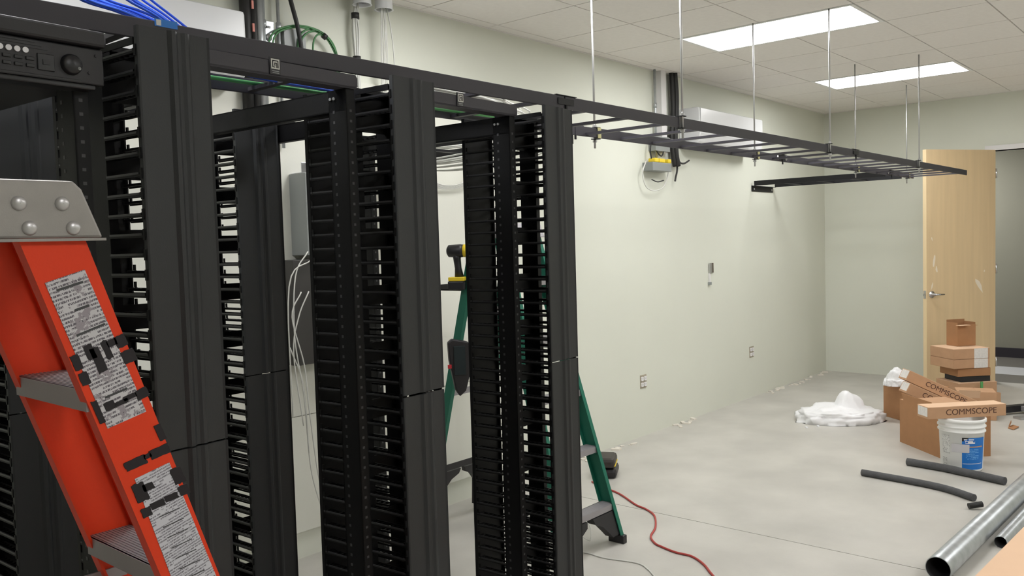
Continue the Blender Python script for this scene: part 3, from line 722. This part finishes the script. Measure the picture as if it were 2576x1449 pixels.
bxo('upper_box', GREYB, t, .10, .33, -.07, 0, .17, .29)
for (a, b) in ((.04, .10), (.11, .2), (.25, .30)): bxo('yellow_receptacle', YEL, t, a, b, -.10, -.03, .07, .105, bevel=.008)
cable('black_lead', [(.05, -.06, .08), (.03, -.06, .18), (.08, -.06, .25), (.13, -.06, .17), (.2, -.06, .13), (.24, -.06, .17), (.25, -.06, .25)], .006, CABK, t)
cable('white_lead', [(-.02, -.05, .08), (-.08, -.05, -.02), (-.03, -.05, -.13), (.1, -.05, -.16), (.25, -.05, -.12), (.33, -.05, .0), (.30, -.05, .08)], .005, CABW, t)
cable('dark_lead', [(.06, -.05, -.07), (.15, -.05, -.085), (.25, -.05, -.07)], .005, CABK, t)
def outlet(x, z, lab):
    t = empty('wall_outlet', (x, YW, z), 0, lab, 'outlet', 'double wall outlets')
    bxo('wall_box', mat('outlet_dark', (168, 160, 142), .7), t, -.047, .047, -.004, 0, -.055, .055)
    for dx in (-.023, .023):
        for dz in (-.024, .024):
            MB().prism([(dx-.017, dz-.012), (dx-.011, dz-.017), (dx+.011, dz-.017), (dx+.017, dz-.012), (dx+.017, dz+.012), (dx+.011, dz+.017), (dx-.011, dz+.017), (dx-.017, dz+.012)], -.012, -.003, 'y').build('receptacle', WTRIM, t)
            MB().box(dx-.007, dx-.005, -.0125, -.0118, dz-.004, dz+.006).box(dx+.005, dx+.007, -.0125, -.0118, dz-.004, dz+.006).build('slots', GREYB, t)
outlet(5.99, .455, 'four socket wall outlet without cover plate, left and nearer one'); outlet(8.036, .462, 'four socket wall outlet without cover plate, right and farther one')
t = empty('switch_box', (7.19, YW, 1.35), 0, 'small uncovered switch box on the bare wall with a hanging lead', 'switch')
bxo('mud_ring', mat('bronze_dark', (84, 74, 60), .6), t, -.02, .05, -.01, 0, -.05, .04)
bxo('device', ZINC, t, -.03, .005, -.02, -.004, -.05, .04); bxo('lead', WTRIM, t, -.035, -.02, -.015, 0, -.14, -.05); bxo('lead_end', GREYB, t, -.045, -.01, -.02, 0, -.16, -.135)
# patches of plaster and debris along the wall foot
PLT = mat('plaster_dust', (226, 220, 210), .9)
t = empty('plaster_debris', (4.9, YW, 0), 0, 'broken bits of plaster strewn along the foot of the long wall', 'debris', kind='stuff')
m = MB()
for i in range(60):
    x = random.choice([random.gauss(.15, .12), random.gauss(.55, .18), random.gauss(1.6, .15), random.gauss(4.2, .5), random.gauss(5.0, .2)]); y = -random.uniform(0.0, .07)
    if x < -.6: continue
    s = random.uniform(.01, .035); m.box(-s, s, -s*.5, s*.5, 0, s*.4, M=Matrix.Translation((x, y-.02, 0)) @ Matrix.Rotation(random.uniform(0, 3), 4, 'Z'))
m.build('bits', PLT, t)
# ================================================================ DOOR
dv = Vector((9.20-9.955, 2.435-1.985, 0)); ang = math.atan2(dv.y, dv.x)
dr = empty('door_1', (9.955, 1.985, 0), ang, kind='structure')
LW = .90
bxo('leaf', WOOD, dr, 0, LW-.004, -.0, .044, .012, 2.44)
bxo('leaf_edge', WOODE, dr, LW-.004, LW, 0, .044, .012, 2.44)
for (yy, s) in ((.044, 1), (0, -1)):
    MB().lathe([(.034, 0), (.034, .008), (.012, .012), (.012, .05), (.0005, .05)], 20, (0,0,0), Matrix.Translation((LW-.065, yy, .99)) @ Matrix.Rotation(-s*math.pi/2, 4, 'X')).build('rose', CHRO, dr)
    MB().tube([(LW-.065, yy+s*.045, .99), (LW-.10, yy+s*.052, .99), (LW-.18, yy+s*.048, .987)], .009, 10, radii=[.011, .010, .008]).build('door_handle', CHRO, dr)
MB().box(LW, LW+.002, .008, .036, .95, 1.03).build('latch_plate', ZINC, dr); MB().box(LW, LW+.014, .014, .03, .98, 1.0).build('latch_bolt', CHRO, dr)
for z in (.25, 1.22, 2.2): MB().tube([(-.004, .05, z-.05), (-.004, .05, z+.05)], .008, 8).build('hinge', CHRO, dr)
# patches of torn protective film on the face towards the room
FILM = mat('torn_film', (240, 226, 206), .5)
for (u, z, w_, h, a) in ((.80-.0, 1.33, .035, .16, .2), (.77, 1.24, .03, .09, -.2), (.22, 1.06, .06, .19, -.6), (.15, 1.2, .02, .03, 0), (.83, 1.075, .02, .09, .3), (.83, 1.55, .015, .05, -.3)):
    P = []
    for i in range(9):
        b = 2*math.pi*i/9; q = random.uniform(.6, 1.1); x, y = w_/2*q*math.cos(b), h/2*q*math.sin(b)
        P.append((u+x*math.cos(a)-y*math.sin(a), z+x*math.sin(a)+y*math.cos(a)))
    for yy in ((.0442, .0446),): MB().prism(P, yy[0], yy[1], 'y').build('film_patch', FILM, dr)
# ================================================================ RIGHT: boxes, bucket, pipes
def carton(name, loc, rz, dx, dy, dz, m, lab, group=None, top=None, tilt=None, thick=False):
    t = empty(name, loc, rz, lab, 'box', group)
    if tilt: t.rotation_euler = (tilt[0], tilt[1], rz)
    o = bxo('box_body', m, t, 0, dx, 0, dy, 0, dz-.002, bevel=.003)
    MB().box(.002, dx/2-.002, .001, dy-.001, dz-.002, dz).box(dx/2+.002, dx-.002, .001, dy-.001, dz-.002, dz).build('top_flaps', top or m, t)
    return t
PP = math.pi
# big carton: left corner A(6.89,2.0), near corner (6.40,1.46), then right
A = Vector((6.90, 2.01, 0)); B = Vector((6.53, 1.62, 0)); ax = (A-B); L1 = ax.length; a1 = math.atan2(ax.y, ax.x)
t = empty('large_carton', B, a1, 'large brown cardboard carton on the floor behind the white bucket', 'box')
hh = .335
MB().box(0, L1, -.004, 0, 0, hh).box(0, L1, -.374, -.37, 0, hh).box(0, .004, -.37, -.004, 0, hh).box(L1-.004, L1, -.37, -.004, 0, hh).box(.004, L1-.004, -.37, -.004, 0, .006).build('carton_walls', CARDD, t)
MB().prism([(.1, hh), (L1*.9, hh), (L1*.95, hh+.05), (.12, hh+.05)], -.002, .001, 'y', M=Matrix.Rotation(.0, 4, 'X')).build('flap', CARDD, t)
MB().box(L1*.5, L1-.004, -.37, -.004, hh-.004, hh).build('flap', CARD, t)
t = carton('carton', (7.86, 1.89, 0), a1+.15, .40, .34, .30, CARDD, 'brown carton with white shipping label, behind the large carton')
bxo('shipping_label', PAPER, t, -.002, 0, .25, .32, .14, .28)
bxo('tape_patch', CARDL, t, -.0015, 0, .13, .24, .03, .11)
# long flat boxes with lettering
def longbox(loc, rot, lab, L=.485, d=.12, h=.088, word='COMMSCOPE', m=CARD):
    t = empty('long_box', loc, 0, lab, 'box', 'long narrow cardboard boxes'); t.rotation_euler = rot
    bxo('box_body', m, t, 0, L, 0, d, 0, h-.001, bevel=.002)
    bxo('lid', CARDL, t, .001, L-.001, .001, d-.001, h-.001, h+.001)
    bxo('end_label', PAPER, t, -.0012, 0, .01, d-.01, .015, h-.004)
    text('lettering', word, .056, INKB, t, (L*.55, -.0006, h*.50), (math.pi/2, 0, 0), sx=1.08)
    return t
BX, BY = 6.36, 1.452
def d2(px): return 0
fd = Vector((r_.x, r_.y, 0)).normalized(); ra = math.atan2(fd.y, fd.x)
lb = Vector((6.12, 1.60, .360))
longbox(lb, (0, 0, ra+.10), 'long cardboard box with big lettering lying across the top of the white bucket', L=.56, d=.13, h=.080)
longbox((7.17, 2.04, .44), (0, math.radians(26), ra+.02), 'upper long cardboard box sloping down over the large carton', L=.62, d=.13, h=.085)
longbox((7.10, 2.02, .35), (0, math.radians(26), ra+.0), 'lower long cardboard box sloping against the large carton', L=.56, d=.13, h=.085)
# bucket
t = empty('bucket', (BX, BY, 0), 0, 'white plastic bucket with blue label in front of the large carton', 'bucket'); t.scale = (.94, .94, .965)
MB().lathe([(.0005, .003), (.130, .003), (.134, 0), (.137, .012), (.148, .275), (.158, .277), (.158, .285), (.149, .287), (.150, .308), (.160, .310), (.160, .318), (.151, .320), (.152, .345), (.162, .347), (.162, .367), (.155, .37), (.148, .366), (.135, .01), (.0005, .008)], 40).build('pail', BUCK, t)
cam_a = math.atan2(-BY, -BX)
def arc_label(name, a0, a1, z0, z1, m, off, n=10):
    vs = []; fs = []
    for i in range(n+1):
        a = a0+(a1-a0)*i/n
        for z in (z0, z1):
            r = .137+(z-.012)/(.263)*.011+off; vs.append((r*math.cos(a), r*math.sin(a), z))
    for i in range(n): fs.append((2*i, 2*i+2, 2*i+3, 2*i+1))
    return MB().add(vs, fs, True).build(name, m, t)
arc_label('blue_label', cam_a+.02, cam_a+1.25, .02, .245, BLUE, .0008)
arc_label('label_logo_field', cam_a+.02, cam_a+.30, .222, .2455, INK, .0012); arc_label('label_band', cam_a+.10, cam_a+1.1, .178, .186, CARD, .0012); arc_label('label_stripe', cam_a+.05, cam_a+1.1, .060, .064, WB, .0012)
LT = textmat('label_logo_print', (40, 110, 195), (235, 235, 240), 60, 40, 12, .35, axes='yz', gap=.2)
arc_label('label_logo', cam_a+.10, cam_a+.62, .20, .238, LT, .0014)
LT2 = textmat('label_text', (30, 118, 205), (110, 172, 232), 300, 90, 20, .45)
arc_label('label_text', cam_a+.2, cam_a+.85, .09, .165, LT2, .0013)
LT3 = textmat('side_text', (226, 226, 224), (150, 150, 150), 300, 100, 20, .5, axes='xz')
arc_label('side_print', cam_a-.98, cam_a-.55, .12, .25, LT3, .0010); arc_label('side_print', cam_a-1.0, cam_a-.7, .02, .09, LT3, .0010)
arc_label('torn_paper', cam_a-.45, cam_a+.35, .14, .20, mat('torn_paper_grey', (204, 202, 206), .7), .0025)
# plastic sheeting
def heap(name, c, rx, ry, h, lab, seed, bumps):
    bm = bmesh.new(); bmesh.ops.create_icosphere(bm, subdivisions=5, radius=1)
    from mathutils import noise
    for v in bm.verts:
        p = v.co.copy(); n = noise.fractal(p*2.2+Vector((seed, 0, 0)), 1, 2, 4)*.30 + abs(noise.noise(p*4+Vector((0, seed, 0))))*.22
        x, y = p.x*(1+n*.5), p.y*(1+n*.5); z = max(0, p.z)
        hh = 0
        for (bx_, by_, br, bh) in bumps: hh += bh*max(0, 1-((p.x-bx_)**2+(p.y-by_)**2)/br)**.5
        v.co = Vector((x*rx, y*ry, z**.5*(h*(.50+hh)+n*.22*h) if p.z > 0 else 0.0))
    me = bpy.data.meshes.new(name); bm.to_mesh(me); bm.free()
    for p in me.polygons: p.use_smooth = True
    me.materials.append(PLAS); o = bpy.data.objects.new(name, me); COL.objects.link(o); o.location = c; o.rotation_euler = (0, 0, ra)
    return tag(o, lab, 'plastic sheet')
heap('plastic_sheet', (7.42, 2.66, 0), .37, .24, .24, 'crumpled heap of white plastic sheeting on the floor near the cartons', 3.1, [(.24, .0, .10, .50), (-.3, .1, .3, .12)])
heap('plastic_sheet', (7.70, 2.27, .302), .10, .08, .15, 'tuft of clear plastic film sticking up behind the sloping boxes', 8.3, [(0, 0, .6, .5)])
for (x, y) in ((6.98, 2.78), (7.08, 2.72)): tag(MB().box(-.02, .02, -.008, .008, 0, .008, M=Matrix.Rotation(.6, 4, 'Z')).build('foam_scrap', WB, loc=(x, y, 0)), 'tiny white scrap on the floor in front of the plastic heap', 'scrap', 'white scraps')
# stack of boxes by the door
SX, SY = 8.74, 1.86; sa = ra+.12
def st(dx, dy, z, rz): return (SX+dx, SY+dy, z), sa+rz
l, a = st(-.18, .05, 0, 0); t = carton('carton', l, a, .34, .28, .12, CARD, 'lowest carton of the stack by the door', 'boxes stacked by the door')
l, a = st(-.24, .10, .122, .05); t = carton('carton', l, a, .39, .32, .105, CARD, 'wide shallow open carton, second from bottom of the stack by the door', 'boxes stacked by the door', top=CARDL)
l, a = st(-.17, .10, .229, .0); tag(bxo('black_part', BPLA, None, 0, .29, 0, .24, 0, .05), 'black part lying in the open carton of the stack by the door', 'part').location = l; bpy.data.objects['black_part'].rotation_euler[2] = a
l, a = st(-.20, .12, .281, -.03); t = carton('carton', l, a, .32, .28, .075, CARDD, 'small brown carton in the middle of the stack by the door', 'boxes stacked by the door')
l, a = st(-.26, .14, .358, .05); t = carton('carton', l, a, .37, .33, .085, CARD, 'lower of two flat cartons with white label bands, stack by the door', 'boxes stacked by the door'); bxo('white_band', PAPER, t, .21, .35, -.002, 0, .0, .083)
l, a = st(-.26, .14, .445, .05); t = carton('carton', l, a, .37, .33, .095, CARD, 'upper of two flat cartons with white label bands, stack by the door', 'boxes stacked by the door', top=CARDL); bxo('white_band', PAPER, t, .21, .35, -.002, 0, .0, .093)
l, a = st(-.03, .16, .542, .12)
t = empty('small_open_box', l, a, 'small upright open box on top of the stack by the door', 'box', 'boxes stacked by the door')
MB().box(0, .20, 0, .003, 0, .20).box(0, .20, .14, .143, 0, .24).box(0, .003, .003, .14, 0, .22).box(.197, .2, .003, .14, 0, .22).box(.003, .197, .003, .14, 0, .003).build('box_walls', CARDD, t)
MB().box(-.02, .10, -.05, 0, .197, .20).build('front_flap', CARDL, t); MB().box(.2, .235, .01, .13, .185, .188).build('side_flap', CARD, t)
l, a = (8.05, 1.93, 0), sa-.5
t = carton('carton', (8.0, 1.86, 0), a, .30, .22, .24, CARD, 'small open carton half hidden between the long boxes and the stack')
MB().box(0, .16, -.002, 0, .24, .32, M=Matrix.Rotation(.5, 4, 'X')).build('flap', CARDL, t)
tag(MB().tube([(8.62, 1.80, 0), (8.62, 1.80, .24)], .012, 8).build('green_stake', mat('green_paint', (60, 130, 60), .5)), 'short green upright beside the stack by the door', 'stake')
# steel rails on the floor, scrap of cardboard
t = empty('rack_rails', (8.20, 1.56, 0), -.62, 'black and silver rack rails lying on the floor at the right edge', 'rails')
bxo('rail', BPLA, t, 0, .9, -.30, -.26, 0, .035); bxo('rail', BPLA, t, .05, .9, .10, .16, .02, .075); bxo('crosspiece', ZINC, t, .1, .9, -.1, -.02, .0, .02)
bxo('end_frame', ALU, t, .30, .34, -.28, .16, .03, .07)
for q in range(3): bxo('end_fin', mat('fin_dark', (70, 66, 74), .5), t, .36+.0*q, .60, -.1+.09*q, -.05+.09*q, .08, .10)
t = empty('cardboard_scrap', (7.86, 1.44, 0), .2, 'torn scrap of cardboard on the floor right of the bucket', 'scrap')
MB().prism([(-.09, -.03), (.02, -.07), (.09, -.03), (.03, .0), (-.03, .01)], .0, .006, 'z', M=Matrix.Rotation(-.1, 4, 'X')).build('flat_piece', CARDD, t)
MB().box(-.0, .08, -.0, .003, 0, .05, M=Matrix.Rotation(.35, 4, 'X')).build('upright_piece', CARDD, t)
# foam pipe insulation
t = cable('foam_tube', [(5.79, 1.93, .022), (5.755, 1.59, .022), (5.706, 1.39, .022), (5.60, 1.21, .022)], .022, FOAM, None, 12); tag(t, 'nearer of two grey foam tubes on the floor, ending at the metal pipe', 'foam tube', 'grey foam tubes')
t = cable('foam_tube', [(6.225, 1.765, .026), (6.19, 1.521, .026), (6.155, 1.405, .026), (6.13, 1.313, .026), (6.07, 1.135, .026)], .026, FOAM, None, 12); tag(t, 'farther of two grey foam tubes on the floor, just in front of the bucket', 'foam tube', 'grey foam tubes')
tag(MB().tube([(5.42, 1.20, .02), (5.47, 1.14, .03)], .018, 8).build('pipe_offcut', CABK), 'short dark offcut beside the big metal pipe', 'offcut')
def pipe(name, p0, p1, ro, ri, lab, m, n=32, ribs=False):
    p0, p1 = Vector(p0), Vector(p1); d = (p1-p0); L = d.length; M_ = Matrix.Translation(p0) @ d.to_track_quat('Z', 'Y').to_matrix().to_4x4()
    t = empty(name, p0, 0, lab, 'pipe'); t.matrix_world = M_
    if ribs:
        prof = []; z = 0
        while z < L: prof += [(ro*.93, z), (ro, z+.003), (ro, z+.006), (ro*.93, z+.009)]; z += .011
    else: prof = [(ri, 0), (ro-.0008, 0), (ro, .001), (ro, L)]
    MB().lathe(prof, n).build('pipe_wall', m, t)
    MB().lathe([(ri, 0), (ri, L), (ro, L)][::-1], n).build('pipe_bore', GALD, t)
    return t
pipe('metal_pipe', (4.215, 1.062, .0575), (6.9, .955, .0575), .0575, .054, 'big galvanised steel pipe lying on the floor at bottom right', GALV, 40)
pipe('flexible_conduit', (4.845, .925, .031), (6.6, .86, .031), .031, .027, 'ribbed flexible metal conduit lying right of the big pipe', GALV, 24, True)
t = empty('flat_carton', (2.25, .602, 0), -.055, 'light cardboard carton top at the bottom right corner of the picture', 'box')
bxo('box_body', CARD, t, 0, 1.25, -.62, 0, 0, .632, bevel=.004)
MB().box(.002, 1.248, -.30, -.002, .632, .635).box(.002, 1.248, -.618, -.303, .632, .635).build('top_flaps', CARDL, t)
tag(cable('thin_wire', [(4.33, .99, .004), (4.25, .93, .004), (4.1, .92, .004), (3.9, .88, .004)], .002, CABW), 'thin pale wire on the floor beside the mouth of the big pipe', 'wire')
